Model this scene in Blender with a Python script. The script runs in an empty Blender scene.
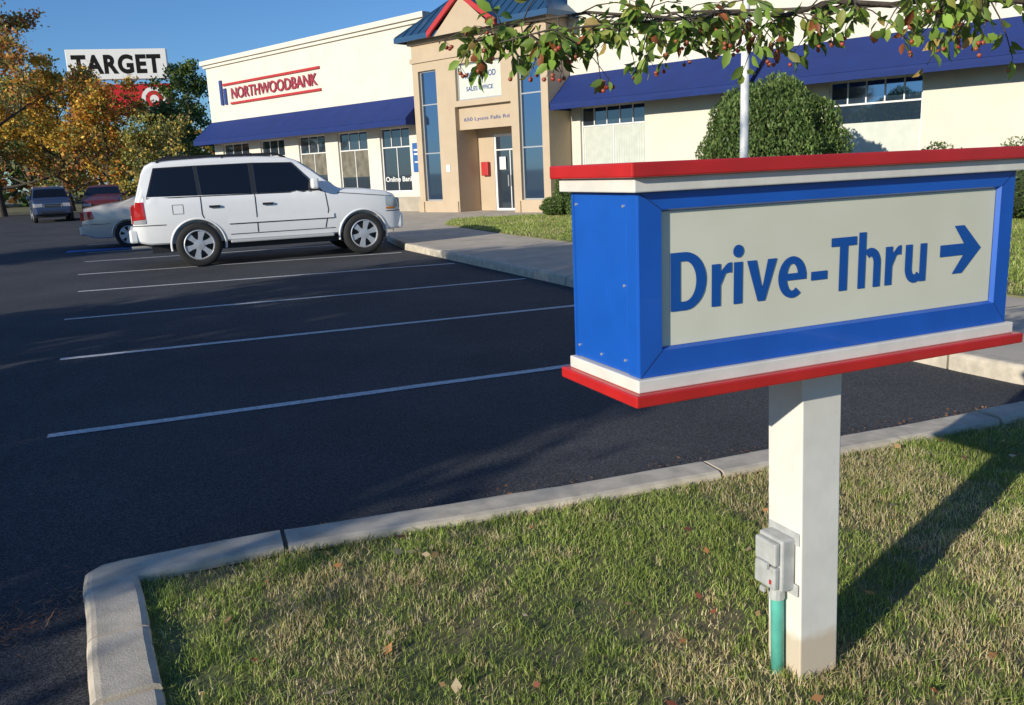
import bpy, bmesh, math, random
import numpy as np
from mathutils import Vector, Matrix
sin,cos,rad,pi=math.sin,math.cos,math.radians,math.pi
rng=np.random.default_rng(7); random.seed(7)
S=bpy.context.scene
COL=S.collection

# ------------------------------------------------------------ materials
def mat(name,c,rough=.6,metal=0,var=0,vscale=5,bump=0,bscale=40,c2=None,spec=.5,coat=0,detail=6):
    m=bpy.data.materials.new(name); m.use_nodes=True
    nt=m.node_tree; b=nt.nodes['Principled BSDF']
    b.inputs['Base Color'].default_value=(*c,1); b.inputs['Roughness'].default_value=rough
    b.inputs['Metallic'].default_value=metal; b.inputs['Specular IOR Level'].default_value=spec
    b.inputs['Coat Weight'].default_value=coat
    tc=nt.nodes.new('ShaderNodeTexCoord')
    if var or c2:
        n=nt.nodes.new('ShaderNodeTexNoise'); n.inputs['Scale'].default_value=vscale; n.inputs['Detail'].default_value=detail
        nt.links.new(tc.outputs['Object'],n.inputs['Vector'])
        r=nt.nodes.new('ShaderNodeValToRGB'); r.color_ramp.elements[0].position=.35; r.color_ramp.elements[1].position=.65
        c2=c2 or tuple(x*(1-var) for x in c)
        r.color_ramp.elements[0].color=(*c2,1); r.color_ramp.elements[1].color=(*c,1)
        nt.links.new(n.outputs['Fac'],r.inputs['Fac']); nt.links.new(r.outputs['Color'],b.inputs['Base Color'])
    if bump:
        n2=nt.nodes.new('ShaderNodeTexNoise'); n2.inputs['Scale'].default_value=bscale; n2.inputs['Detail'].default_value=5
        nt.links.new(tc.outputs['Object'],n2.inputs['Vector'])
        bp=nt.nodes.new('ShaderNodeBump'); bp.inputs['Strength'].default_value=bump; bp.inputs['Distance'].default_value=.01
        nt.links.new(n2.outputs['Fac'],bp.inputs['Height']); nt.links.new(bp.outputs['Normal'],b.inputs['Normal'])
    return m
def attrmat(name,rough=.6,trans=.3):
    m=bpy.data.materials.new(name); m.use_nodes=True
    nt=m.node_tree; b=nt.nodes['Principled BSDF']; out=nt.nodes['Material Output']
    a=nt.nodes.new('ShaderNodeAttribute'); a.attribute_name='Col'
    nt.links.new(a.outputs['Color'],b.inputs['Base Color']); b.inputs['Roughness'].default_value=rough
    b.inputs['Specular IOR Level'].default_value=.3
    if trans:
        t=nt.nodes.new('ShaderNodeBsdfTranslucent'); nt.links.new(a.outputs['Color'],t.inputs['Color'])
        mx=nt.nodes.new('ShaderNodeMixShader'); mx.inputs[0].default_value=trans
        nt.links.new(b.outputs[0],mx.inputs[1]); nt.links.new(t.outputs[0],mx.inputs[2]); nt.links.new(mx.outputs[0],out.inputs[0])
    return m
M_leaf=attrmat('leaf_mat',.5,.35); M_grass=attrmat('grass_mat',.55,.25)
M_bark=mat('bark',(.10,.08,.06),.9,var=.5,vscale=12,bump=.8,bscale=30)
M_stucco=mat('stucco_cream',(.72,.67,.56),.9,var=.07,vscale=1.2,bump=.25,bscale=60)
M_tan=mat('stucco_tan',(.53,.415,.285),.9,var=.08,vscale=1.5,bump=.25,bscale=60)
M_base=mat('base_block',(.46,.40,.31),.9,var=.2,vscale=3)
M_awn=mat('awning_fabric',(.004,.024,.15),.8,var=.15,vscale=2,bump=.1,bscale=15)
M_blueroof=mat('metal_roof',(.035,.10,.20),.4,metal=.3,var=.1,vscale=3)
M_red=mat('red_trim',(.5,.03,.03),.5,var=.12,vscale=6)
M_white=mat('white_trim',(.78,.77,.74),.5,var=.05,vscale=6)
M_alu=mat('aluminium',(.55,.55,.54),.4,metal=.6)
M_dark=mat('dark_interior',(.015,.016,.018),.6)
M_blind=mat('window_blind',(.62,.64,.56),.7,var=.1,vscale=4)
M_conc=mat('concrete',(.56,.49,.39),.9,var=.2,vscale=2.2,bump=.3,bscale=60)
M_kerb=mat('kerb_concrete',(.62,.545,.43),.95,var=.26,vscale=11,bump=.22,bscale=160)
M_paint=mat('road_paint',(.74,.74,.72),.8,var=.35,vscale=30)
M_rubber=mat('rubber',(.02,.02,.02),.85,bump=.3,bscale=60)
M_chrome=mat('chrome',(.6,.6,.62),.18,metal=1)
M_rim=mat('alloy',(.62,.63,.65),.35,metal=.55)
M_redlamp=mat('red_lens',(.45,.01,.01),.15,coat=1)
M_amber=mat('amber_lens',(.6,.2,.02),.2,coat=1)
M_clear=mat('headlamp',(.55,.56,.58),.1,metal=.3,coat=1)
M_black=mat('black_plastic',(.02,.02,.022),.5)
M_mattblack=mat('matt_black',(.015,.015,.015),.95,spec=.1)
def glass(name,c,rough=.03,metal=.0,coat=1):
    m=mat(name,c,rough,spec=.6,coat=coat,metal=metal); m.node_tree.nodes['Principled BSDF'].inputs['Coat Roughness'].default_value=.02; return m
M_glass=glass('window_glass',(.08,.11,.15),.04,.7); M_cglass=glass('car_glass',(.006,.007,.009),.04,0,.1)
M_tglass=glass('tower_glass',(.13,.22,.36),.04,.85)

# ------------------------------------------------------------ mesh helpers
def mk(name,verts,faces,mats,parent=None,mi=None,smooth=False,loc=None,rotz=None):
    me=bpy.data.meshes.new(name); me.from_pydata([tuple(v) for v in verts],[],[tuple(f) for f in faces]); me.update()
    if not isinstance(mats,(list,tuple)): mats=[mats]
    for m in mats: me.materials.append(m)
    if mi is not None: me.polygons.foreach_set('material_index',mi)
    if smooth: me.polygons.foreach_set('use_smooth',[True]*len(me.polygons))
    o=bpy.data.objects.new(name,me); COL.objects.link(o)
    if parent: o.parent=parent
    if loc is not None: o.location=loc
    if rotz is not None: o.rotation_euler=(0,0,rotz)
    return o
def empty(name,loc=(0,0,0),rotz=0):
    e=bpy.data.objects.new(name,None); COL.objects.link(e); e.location=loc; e.rotation_euler=(0,0,rotz); e.empty_display_size=.2; return e
BF=[(0,2,3,1),(4,5,7,6),(0,1,5,4),(2,6,7,3),(0,4,6,2),(1,3,7,5)]
def multibox(name,bl,m,parent=None,bev=0):
    V=[];F=[]
    for (x0,x1,y0,y1,z0,z1) in bl:
        k=len(V); V+=[(x,y,z) for z in (z0,z1) for y in (y0,y1) for x in (x0,x1)]
        F+=[tuple(i+k for i in f) for f in BF]
    o=mk(name,V,F,m,parent)
    if bev:
        b=o.modifiers.new('b','BEVEL'); b.width=bev; b.segments=2
    return o
def box(name,x0,x1,y0,y1,z0,z1,m,parent=None,bev=0): return multibox(name,[(x0,x1,y0,y1,z0,z1)],m,parent,bev)
def prism(name,pts,z0,z1,m,parent=None,bev=0):
    n=len(pts); V=[(x,y,z0) for x,y in pts]+[(x,y,z1) for x,y in pts]
    F=[tuple(range(n-1,-1,-1)),tuple(range(n,2*n))]+[(i,(i+1)%n,n+(i+1)%n,n+i) for i in range(n)]
    return mk(name,V,F,m,parent)
def tube(V,F,pts,rs,n=6):
    prev=None
    for i,p in enumerate(pts):
        p=Vector(p)
        if i<len(pts)-1: d=(Vector(pts[i+1])-p)
        else: d=(p-Vector(pts[i-1]))
        if d.length<1e-6: d=Vector((0,0,1))
        d.normalize(); a=d.orthogonal().normalized() if prev is None else (prev-d*prev.dot(d)).normalized()
        prev=a; b=d.cross(a); k=len(V)
        for j in range(n):
            t=2*pi*j/n; V.append(p+(a*cos(t)+b*sin(t))*rs[i])
        if i>0:
            for j in range(n): F.append((k-n+j,k-n+(j+1)%n,k+(j+1)%n,k+j))
    F.append(tuple(len(V)-n+j for j in range(n)))
def lathe(prof,n=32,axis='y'):
    V=[];F=[]
    for i,(r,y) in enumerate(prof):
        for j in range(n):
            t=2*pi*j/n; V.append((r*cos(t),y,r*sin(t)) if axis=='y' else (r*cos(t),r*sin(t),y))
        if i:
            k=i*n
            for j in range(n): F.append((k-n+j,k-n+(j+1)%n,k+(j+1)%n,k+j))
    return V,F
def setcol(me,cols):
    a=me.color_attributes.new('Col','FLOAT_COLOR','POINT'); c=np.ones((len(cols),4),np.float32); c[:,:3]=cols; a.data.foreach_set('color',c.ravel())
def npmesh(name,V,F,m,cols=None,parent=None):
    me=bpy.data.meshes.new(name); nv=len(V); nf,k=F.shape
    me.vertices.add(nv); me.vertices.foreach_set('co',V.astype(np.float32).ravel())
    me.loops.add(nf*k); me.loops.foreach_set('vertex_index',F.astype(np.int32).ravel())
    me.polygons.add(nf); me.polygons.foreach_set('loop_start',np.arange(0,nf*k,k,dtype=np.int32))
    me.update(calc_edges=True); me.validate(); me.materials.append(m)
    if cols is not None: setcol(me,cols)
    o=bpy.data.objects.new(name,me); COL.objects.link(o)
    if parent: o.parent=parent
    return o
def unit(v): return v/np.maximum(np.linalg.norm(v,axis=1,keepdims=True),1e-9)
def leaves(name,P,size,cols,parent=None,aspect=.55,droop=0,m=None,flat=0):
    N=len(P); A=rng.normal(size=(N,3))
    if droop: A[:,2]-=droop
    if flat: A[:,2]*=.25
    A=unit(A); B=unit(np.cross(A,rng.normal(size=(N,3)) if not flat else np.stack([rng.normal(0,.4,N),rng.normal(0,.4,N),np.ones(N)],1))); C=np.cross(A,B)
    s=np.asarray(size).reshape(-1,1)*np.ones((N,1))
    V=np.stack([P-A*s*.5,P+B*s*.5*aspect+C*s*.08,P+A*s*.5,P-B*s*.5*aspect+C*s*.08],1).reshape(-1,3)
    F=np.arange(4*N).reshape(N,4)
    return npmesh(name,V,F,m or M_leaf,np.repeat(cols,4,0),parent)
def pickcols(N,pal,jit=.25,idx=None):
    pal=np.array(pal); i=rng.integers(0,len(pal),N) if idx is None else idx
    return np.clip(pal[i]*(1+rng.normal(0,jit,(N,1))),.005,1)

# ------------------------------------------------------------ world, sun, camera
SAZ=224.3; SEL=17.5
w=bpy.data.worlds.new('World'); S.world=w; w.use_nodes=True
nt=w.node_tree; bg=nt.nodes['Background']; sk=nt.nodes.new('ShaderNodeTexSky'); sk.sky_type='NISHITA'; sk.sun_disc=False
sk.sun_elevation=rad(SEL); sk.sun_rotation=rad(SAZ); sk.air_density=1.0; sk.dust_density=.1; sk.ozone_density=3.5
tn=nt.nodes.new('ShaderNodeMix'); tn.data_type='RGBA'; tn.blend_type='MULTIPLY'; tn.inputs[0].default_value=1; tn.inputs[7].default_value=(.60,.86,1.18,1)
nt.links.new(sk.outputs[0],tn.inputs[6]); nt.links.new(tn.outputs[2],bg.inputs[0]); bg.inputs[1].default_value=.112
sd=bpy.data.lights.new('sun','SUN'); sd.energy=5.0; sd.angle=rad(.45); sd.color=(1,.93,.79)
so=bpy.data.objects.new('sun',sd); COL.objects.link(so)
Ld=Vector((-sin(rad(SAZ))*cos(rad(SEL)),-cos(rad(SAZ))*cos(rad(SEL)),-sin(rad(SEL))))
so.rotation_euler=Ld.to_track_quat('-Z','Y').to_euler(); so.location=(-20,-20,30)
f=860.0;p=math.atan(183.3/f);r=rad(2.5)
Fv=Vector((0,cos(p),-sin(p))); U0=Vector((0,sin(p),cos(p))); R0=Vector((1,0,0))
R=R0*cos(r)-U0*sin(r); U=U0*cos(r)+R0*sin(r)
cd=bpy.data.cameras.new('camera'); cd.lens=f/1024*36; cd.sensor_width=36; cd.clip_end=3000; cd.clip_start=.05
co=bpy.data.objects.new('camera',cd); COL.objects.link(co)
mt=Matrix((R,U,-Fv)).transposed().to_4x4(); mt.translation=(0,0,1.6); co.matrix_world=mt; S.camera=co
S.view_settings.view_transform='Standard'; S.view_settings.look='None'; S.view_settings.exposure=0

# ------------------------------------------------------------ ground
def sheet(name,pts,z,m): return mk(name,[(x,y,z) for x,y in pts],[tuple(range(len(pts)))],m)
M_ground=mat('ground_soil',(.13,.14,.06),.95,c2=(.20,.17,.09),vscale=.4)
sheet('ground',[(-900,-900),(900,-900),(900,900),(-900,900)],0,M_ground)
M_asph=bpy.data.materials.new('asphalt'); M_asph.use_nodes=True
nt=M_asph.node_tree; b=nt.nodes['Principled BSDF']; tc=nt.nodes.new('ShaderNodeTexCoord')
def noise(nt,tc,sc,det=4,ro=.6):
    n=nt.nodes.new('ShaderNodeTexNoise'); n.inputs['Scale'].default_value=sc; n.inputs['Detail'].default_value=det; n.inputs['Roughness'].default_value=ro
    nt.links.new(tc.outputs['Object'],n.inputs['Vector']); return n
n1=noise(nt,tc,.6,6); n2=noise(nt,tc,120,3,.8); n3=noise(nt,tc,210,2,.6)
r1=nt.nodes.new('ShaderNodeValToRGB'); r1.color_ramp.elements[0].position=.3; r1.color_ramp.elements[1].position=.7
r1.color_ramp.elements[0].color=(.034,.037,.043,1); r1.color_ramp.elements[1].color=(.056,.058,.064,1)
r2=nt.nodes.new('ShaderNodeValToRGB'); r2.color_ramp.elements[0].position=.42; r2.color_ramp.elements[1].position=.72
r2.color_ramp.elements[0].color=(.55,.55,.55,1); r2.color_ramp.elements[1].color=(3.8,3.7,3.5,1)
mx=nt.nodes.new('ShaderNodeMix'); mx.data_type='RGBA'; mx.blend_type='MULTIPLY'; mx.inputs[0].default_value=1
nt.links.new(n1.outputs['Fac'],r1.inputs[0]); nt.links.new(n2.outputs['Fac'],r2.inputs[0])
nt.links.new(r1.outputs[0],mx.inputs[6]); nt.links.new(r2.outputs[0],mx.inputs[7]); nt.links.new(mx.outputs[2],b.inputs['Base Color'])
bp=nt.nodes.new('ShaderNodeBump'); bp.inputs['Strength'].default_value=.8; bp.inputs['Distance'].default_value=.006
nt.links.new(n3.outputs['Fac'],bp.inputs['Height']); nt.links.new(bp.outputs[0],b.inputs['Normal'])
b.inputs['Roughness'].default_value=.85; b.inputs['Specular IOR Level'].default_value=.2
sheet('parking_lot',[(-34,-25),(25,-25),(40,60),(-34,60)],.004,M_asph)
def line(name,a,b_,w=.1,z=.008,m=M_paint):
    a=Vector((*a,0)); b_=Vector((*b_,0)); d=(b_-a).normalized(); n=Vector((-d.y,d.x,0))*w/2
    N=24;V=[];F=[]
    for i in range(N+1):
        q=a.lerp(b_,i/N); e1=random.uniform(-.006,.006); e2=random.uniform(-.006,.006)
        V+=[q+n*(1+e1/w*2)+Vector((0,0,z)),q-n*(1+e2/w*2)+Vector((0,0,z))]
        if i: F.append((2*i-2,2*i-1,2*i+1,2*i))
    return (V,F)
LV=[];LF=[]
for a,b_ in [((-3.09,5.47),(2.55,7.67)),((-4.32,8.07),(1.55,10.25)),((-5.55,10.61),(.25,12.68)),((-6.78,13.5),(-.95,15.28)),((-8.09,16.2),(-2.2,17.9)),
             ((-9.3,19.0),(-3.0,21.0)),((-10.5,21.6),(-3.4,24.0)),((-11.9,24.6),(-4.6,27.2))]:
    v,fc=line('l',a,b_); k=len(LV); LV+=v; LF+=[tuple(i+k for i in q) for q in fc]
mk('parking_markings',LV,LF,M_paint)
M_hblue=mat('blue_paint',(.05,.18,.5),.8,var=.3,vscale=10)
hv,hf=line('h',(-11.3,22.2),(-9.0,23.1),.8,.012); mk('accessible_bay_marking',hv,hf,M_hblue)

def kerb(name,outer,width,h,seg=2.4,side=1,m=M_kerb,parent=None,joints=None):
    P=[Vector((*q,0)) for q in outer]; out=[]
    for i,q in enumerate(P):
        d1=(q-P[i-1]).normalized() if i else (P[1]-q).normalized()
        d2=(P[i+1]-q).normalized() if i<len(P)-1 else d1
        d=(d1+d2).normalized(); n=Vector((-d.y,d.x,0))*side; sc=1/max(.5,n.dot(Vector((-d1.y,d1.x,0))*side))
        out.append((q,n*sc))
    prof=[(0.0,-.05),(0.0,h-.035),(.006,h-.015),(.018,h-.004),(.035,h),(width-.025,h),(width-.006,h-.008),(width,h-.025),(width,-.05)]
    V=[];F=[];pts=[]
    for i in range(len(out)-1):
        L=(out[i+1][0]-out[i][0]).length; ns=max(1,int(L/.05))
        for j in range(ns): t=j/ns; pts.append((out[i][0].lerp(out[i+1][0],t),out[i][1].lerp(out[i+1][1],t)))
    pts.append(out[-1]); dist=0; kprev=None; lastj=0; used=set()
    dz=0
    def ring(q,n):
        k=len(V); w1=.003*sin(dist*4.1)+.002*sin(dist*9.7+1)
        for (a,z) in prof:
            V.append(q+n*(a+random.uniform(-.0009,.0009)+w1)+Vector((0,0,z+dz+random.uniform(-.0004,.0004))))
        return k
    for i,(q,n) in enumerate(pts):
        if i: dist+=(q-pts[i-1][0]).length
        newseg=False
        if joints:
            for ji,jp in enumerate(joints):
                if ji not in used and (q-Vector((*jp,0))).length<.035: newseg=True; used.add(ji)
        if dist-lastj>seg: newseg=True
        if newseg: lastj=dist
        k=ring(q,n)
        if kprev is not None:
            for j in range(len(prof)-1): F.append((kprev+j,kprev+j+1,k+j+1,k+j))
        kprev=k
        if newseg and i<len(pts)-1:
            F.append(tuple(range(k,k+len(prof)))); dz=random.uniform(-.006,.006)
            q2=q+(pts[i+1][0]-q).normalized()*.02; k=ring(q2,n); F.append(tuple(range(k+len(prof)-1,k-1,-1))); kprev=k
    return mk(name,V,F,m,parent,smooth=False)
KN=[(4.9,-6.0),(1.15,-2.5),(-.1,-.1),(-1.27,2.24),(-1.67,3.02),(-1.715,3.13),(-1.69,3.21),(-1.61,3.26),(-1.04,3.49),(.2,3.87),(1.3,4.27),(3.03,4.91),(3.5,4.95),(3.95,4.6),(4.5,3.3),(6.8,-2.0),(4.9,-6.0)]
kerb('kerb',KN,.2,.13,seg=2.6,side=-1,joints=[(-1.04,3.49),(-1.47,2.63),(.95,4.14),(2.65,4.77)])
def offset_poly(pts,w):
    P=[Vector((*q,0)) for q in pts[:-1]]; n=len(P); res=[]
    for i in range(n):
        d1=(P[i]-P[i-1]).normalized(); d2=(P[(i+1)%n]-P[i]).normalized(); d=(d1+d2).normalized(); nn=Vector((d.y,-d.x,0)); sc=1/max(.5,nn.dot(Vector((d1.y,-d1.x,0))))
        q=P[i]+nn*w*sc; res.append((q.x,q.y))
    return res
isl=offset_poly(KN,.185)
M_turf=mat('turf_soil',(.12,.14,.05),.95,c2=(.20,.17,.08),vscale=3,bump=.5,bscale=30)
prism('lawn',isl,-.02,.088,M_turf)
swout=[(14,9.2),(9,7.2),(5.2,5.45),(4.2,5.2),(3.75,5.3),(3.45,5.75),(.88,11.49),(-2.2,18.53),(-2.95,21.3),(-3.35,24.6),(-4.0,27.0),(-5.6,29.6),(-18.5,42.2)]
kerb('kerb',swout,.16,.14,seg=3,side=-1)
sw=offset_poly(swout+[(-10,55),(20,40),(32,20),swout[0]],.155)
prism('sidewalk',sw,-.02,.132,M_conc)
jv=[];jf=[]
kd=Vector((-.405,.914,0)); kn=Vector((.914,.405,0)); k0=Vector((3.45,5.75,0))
for i in range(10):
    q=k0+kd*(1.5*i); v,fc=line('j',((q+kn*.16).x,(q+kn*.16).y),((q+kn*2.6).x,(q+kn*2.6).y),.012,.1345); k=len(jv); jv+=v; jf+=[tuple(a+k for a in c) for c in fc]
mk('sidewalk_joints',jv,jf,M_dark)
lawn2=[(5.77,6.9),(3.25,12.55),(.17,19.56),(-1.75,24.6),(-1.7,26.6),(-1.0,27.6),(.1,27.3),(1.3,27.6),(2.3,29.4),(17.75,15.3),(15,11),(8.5,8.2)]
prism('lawn',lawn2,.1,.15,M_turf)

# ------------------------------------------------------------ grass blades
def inpoly(X,Y,poly):
    ins=np.zeros(len(X),bool); n=len(poly)
    for i in range(n):
        x1,y1=poly[i]; x2,y2=poly[(i+1)%n]
        c=((y1>Y)!=(y2>Y))&(X<(x2-x1)*(Y-y1)/((y2-y1) if y2!=y1 else 1e-9)+x1); ins^=c
    return ins
def vnoise(X,Y,sc,seed):
    g=np.random.default_rng(seed).random((64,64)); x=X*sc%63; y=Y*sc%63; i=x.astype(int); j=y.astype(int); fx=x-i; fy=y-j
    fx=fx*fx*(3-2*fx); fy=fy*fy*(3-2*fy); i2=(i+1)%64; j2=(j+1)%64
    return (g[i,j]*(1-fx)+g[i2,j]*fx)*(1-fy)+(g[i,j2]*(1-fx)+g[i2,j2]*fx)*fy
def grass(name,poly,dens,h,wd,z,bbox=None,parent=None,dryk=1.0):
    xs=[q[0] for q in poly]; ys=[q[1] for q in poly]; bb=bbox or (min(xs),max(xs),min(ys),max(ys))
    N=int((bb[1]-bb[0])*(bb[3]-bb[2])*dens); X=rng.uniform(bb[0],bb[1],N); Y=rng.uniform(bb[2],bb[3],N)
    k=inpoly(X,Y,poly); X=X[k];Y=Y[k]
    dn=vnoise(X+50,Y+50,3.1,1)*.4+vnoise(X+50,Y+50,11.3,2)*.6
    k=rng.random(len(X))<.25+dn*1.1; X=X[k];Y=Y[k];dn=dn[k]; N=len(X)
    H=h*rng.uniform(.45,1.15,N)*(.5+.9*dn); th=rng.uniform(0,2*pi,N); lean=rng.normal(0,.6,N)*H; lt=rng.uniform(0,2*pi,N)
    base=np.stack([X,Y,np.full(N,z)],1); wv=np.stack([np.cos(th),np.sin(th),0*th],1)*wd*.5
    ln=np.stack([np.cos(lt)*lean,np.sin(lt)*lean,0*lt],1); up=np.stack([0*H,0*H,H],1)
    V=np.stack([base-wv,base+wv,base+wv*.7+ln*.4+up*.6,base-wv*.7+ln*.4+up*.6,base+ln*1.3+up],1)
    V=V.reshape(-1,3); o=np.arange(N)*5
    F=np.concatenate([np.stack([o,o+1,o+2],1),np.stack([o,o+2,o+3],1),np.stack([o+3,o+2,o+4],1)])
    dry=(vnoise(X+20,Y+20,1.7,5)*.45+vnoise(X+20,Y+20,6,6)*.25+vnoise(X+20,Y+20,17,9)*.3)
    isdry=rng.random(N)<np.clip((dry-.49)*3.4+.20,.05,.72)*dryk
    g=pickcols(N,[(.25,.34,.065),(.31,.40,.085),(.20,.27,.055),(.40,.45,.13)],.2); d=pickcols(N,[(.64,.52,.28),(.54,.42,.21),(.72,.62,.38)],.15)
    c=np.where(isdry[:,None],d,g)*(.8+.4*vnoise(X+9,Y+9,2.9,31))[:,None]
    return npmesh(name,V,F,M_grass,np.repeat(c,5,0),parent)
grass('grass',isl,16000,.036,.0032,.085,bbox=(-1.7,4.2,1.9,5.0))
grass('grass',isl,1200,.045,.006,.085,bbox=(-1.0,6.5,-4,1.9))
grass('grass',lawn2,900,.07,.012,.145,bbox=(-3,12,6.5,30),dryk=.4)
N=230; X=rng.uniform(-1.6,4,N);Y=rng.uniform(2,5,N); k=inpoly(X,Y,isl); X=X[k];Y=Y[k]
leaves('fallen_leaves',np.stack([X,Y,.118+rng.uniform(-.01,.008,len(X))],1),rng.uniform(.02,.05,len(X)),pickcols(len(X),[(.5,.24,.1),(.5,.32,.15),(.4,.13,.08),(.65,.5,.3)]),flat=1,aspect=.7)
N=420; X=np.clip(rng.normal(-2.0,.13,N),-3,-1.7);Y=rng.normal(2.85,.22,N); X=X+(2.85-Y)*-.45
leaves('pine_needles',np.stack([X,Y,.012+rng.uniform(0,.015,N)],1),rng.uniform(.03,.08,N),pickcols(N,[(.5,.22,.10),(.4,.18,.09),(.6,.36,.18)]),aspect=.05,flat=1)
N=260; t=rng.random(N); X=-1.6+t*4.6+rng.normal(0,.05,N); Y=3.2+t*1.72+.22+abs(rng.normal(0,.06,N))
leaves('fallen_leaves',np.stack([X,Y,.014+rng.uniform(0,.01,N)],1),rng.uniform(.01,.03,N),pickcols(N,[(.3,.14,.06),(.22,.1,.05),(.4,.24,.12)]),flat=1)

# ------------------------------------------------------------ text
def textmesh(body,width,height,off=0,sp=1.0):
    c=bpy.data.curves.new('t','FONT'); c.body=body; c.size=1; c.offset=off; c.extrude=0; c.align_x='LEFT'; c.resolution_u=8; c.space_character=sp
    o=bpy.data.objects.new('t',c); COL.objects.link(o); dg=bpy.context.evaluated_depsgraph_get(); me=bpy.data.meshes.new_from_object(o.evaluated_get(dg))
    bpy.data.objects.remove(o); V=np.array([v.co[:] for v in me.vertices]); mn=V.min(0); mxx=V.max(0)
    V[:,0]=(V[:,0]-mn[0])/(mxx[0]-mn[0])*width; V[:,1]=(V[:,1]-mn[1])/(mxx[1]-mn[1])*height
    return V,[tuple(q.vertices) for q in me.polygons]
def text(name,body,x,z,width,height,y,m,parent,off=0,sp=1.0):
    V,F=textmesh(body,width,height,off,sp); return mk(name,[(v[0]+x,y,v[1]+z) for v in V],F,m,parent)

# ------------------------------------------------------------ drive-thru sign
M_sblue=mat('sign_blue',(.010,.105,.50),.35,var=.12,vscale=8,coat=.3)
M_sred=mat('sign_red',(.55,.020,.018),.4,var=.15,vscale=9,coat=.2)
M_swhite=mat('sign_white',(.74,.71,.64),.5,var=.10,vscale=14,bump=.05,bscale=40)
M_panel=mat('sign_panel',(.71,.70,.56),.35,var=.1,vscale=3,c2=(.65,.64,.50),spec=.3)
M_post=mat('post_white',(.78,.75,.68),.5,var=.10,vscale=9,bump=.05,bscale=50)
AZS=66.6
sg=empty('drive_thru_sign',(.798,2.342,0),rad(90-AZS))
L2=.615; T2=.155
box('cabinet',-L2+.012,L2-.012,-T2+.012,T2-.012,1.107,1.537,M_sblue,sg)
for sx,nm in((-1,'end_plate_a'),(1,'end_plate_b')):
    x0,x1=sorted((sx*(L2-.012),sx*L2)); multibox(nm,[(x0,x1,-T2+.046,T2-.002,1.109,1.535)],M_sblue,sg,.002)
    multibox(nm+'_edges',[(x0-.002,x1+.003,-T2,-T2+.043,1.107,1.537)],M_sblue,sg,.003)
SV=[];SF=[]
for sx in(-1,1):
    for yy,zz in((-.095,1.14),(-.095,1.32),(-.095,1.505),(.135,1.14),(.135,1.505),(.02,1.135)):
            v,fc=lathe([(0.0001,.0025),(.003,.0025),(.004,0)],10); k=len(SV)
            SV+=[(sx*(L2+.0005+abs(b)),yy+a,zz+c) for a,b,c in v]; SF+=[tuple(i+k for i in q) for q in fc]
mk('screws',SV,SF,M_alu,sg)
fw=.052
for sy,nm in((-1,'front'),(1,'back')):
    o_=[(-L2,1.108),(L2,1.108),(L2,1.536),(-L2,1.536)]; i_=[(-L2+fw+.008,1.108+.060),(L2-fw,1.108+.060),(L2-fw,1.536-.040),(-L2+fw+.008,1.536-.040)]
    ins=[(a+(.006 if a<0 else -.006),b+(.006 if b<1.3 else -.006)) for a,b in i_]
    V=[];F=[]; yo=sy*(T2+.006); yi=sy*(T2-.006)
    for (a,b) in o_: V.append((a,sy*(T2-.012),b))
    for (a,b) in o_: V.append((a,yo,b))
    for (a,b) in i_: V.append((a,yo,b))
    for (a,b) in ins: V.append((a,yi,b))
    for k in range(3):
        for j in range(4):
            q=(k*4+j,k*4+(j+1)%4,k*4+4+(j+1)%4,k*4+4+j); F.append(q if sy<0 else q[::-1])
    mk(nm+'_frame',V,F,M_sblue,sg)
    V=[(a,sy*(T2-.0075),b) for a,b in ins]; F=[(0,1,2,3) if sy<0 else (3,2,1,0)]
    mk(nm+'_panel',V,F,M_panel,sg)
mk('frame_mitre_seams',[v for (a,b),(c,d) in zip([(-L2,1.108),(L2,1.108),(L2,1.536),(-L2,1.536)],[(-L2+fw+.008,1.168),(L2-fw,1.168),(L2-fw,1.496),(-L2+fw+.008,1.496)]) for v in [(a,-T2-.0068,b-.0008),(c,-T2-.0068,d-.0008),(c,-T2-.0068,d+.0008),(a,-T2-.0068,b+.0008)]],[(0,1,2,3),(4,5,6,7),(8,9,10,11),(12,13,14,15)],M_dark,sg)
box('top_white_board',-L2-.025,L2+.03,-T2-.03,T2+.025,1.537,1.570,M_swhite,sg,.003)
box('top_red_board',-L2-.043,L2+.05,-T2-.05,T2+.043,1.570,1.603,M_sred,sg,.004)
box('bottom_white_board',-L2-.014,L2+.02,-T2-.02,T2+.012,1.076,1.107,M_swhite,sg,.003)
box('bottom_red_board',-L2-.032,L2+.04,-T2-.04,T2+.03,1.047,1.076,M_sred,sg,.004)
M_ink=mat('sign_lettering',(.006,.08,.34),.4)
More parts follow.
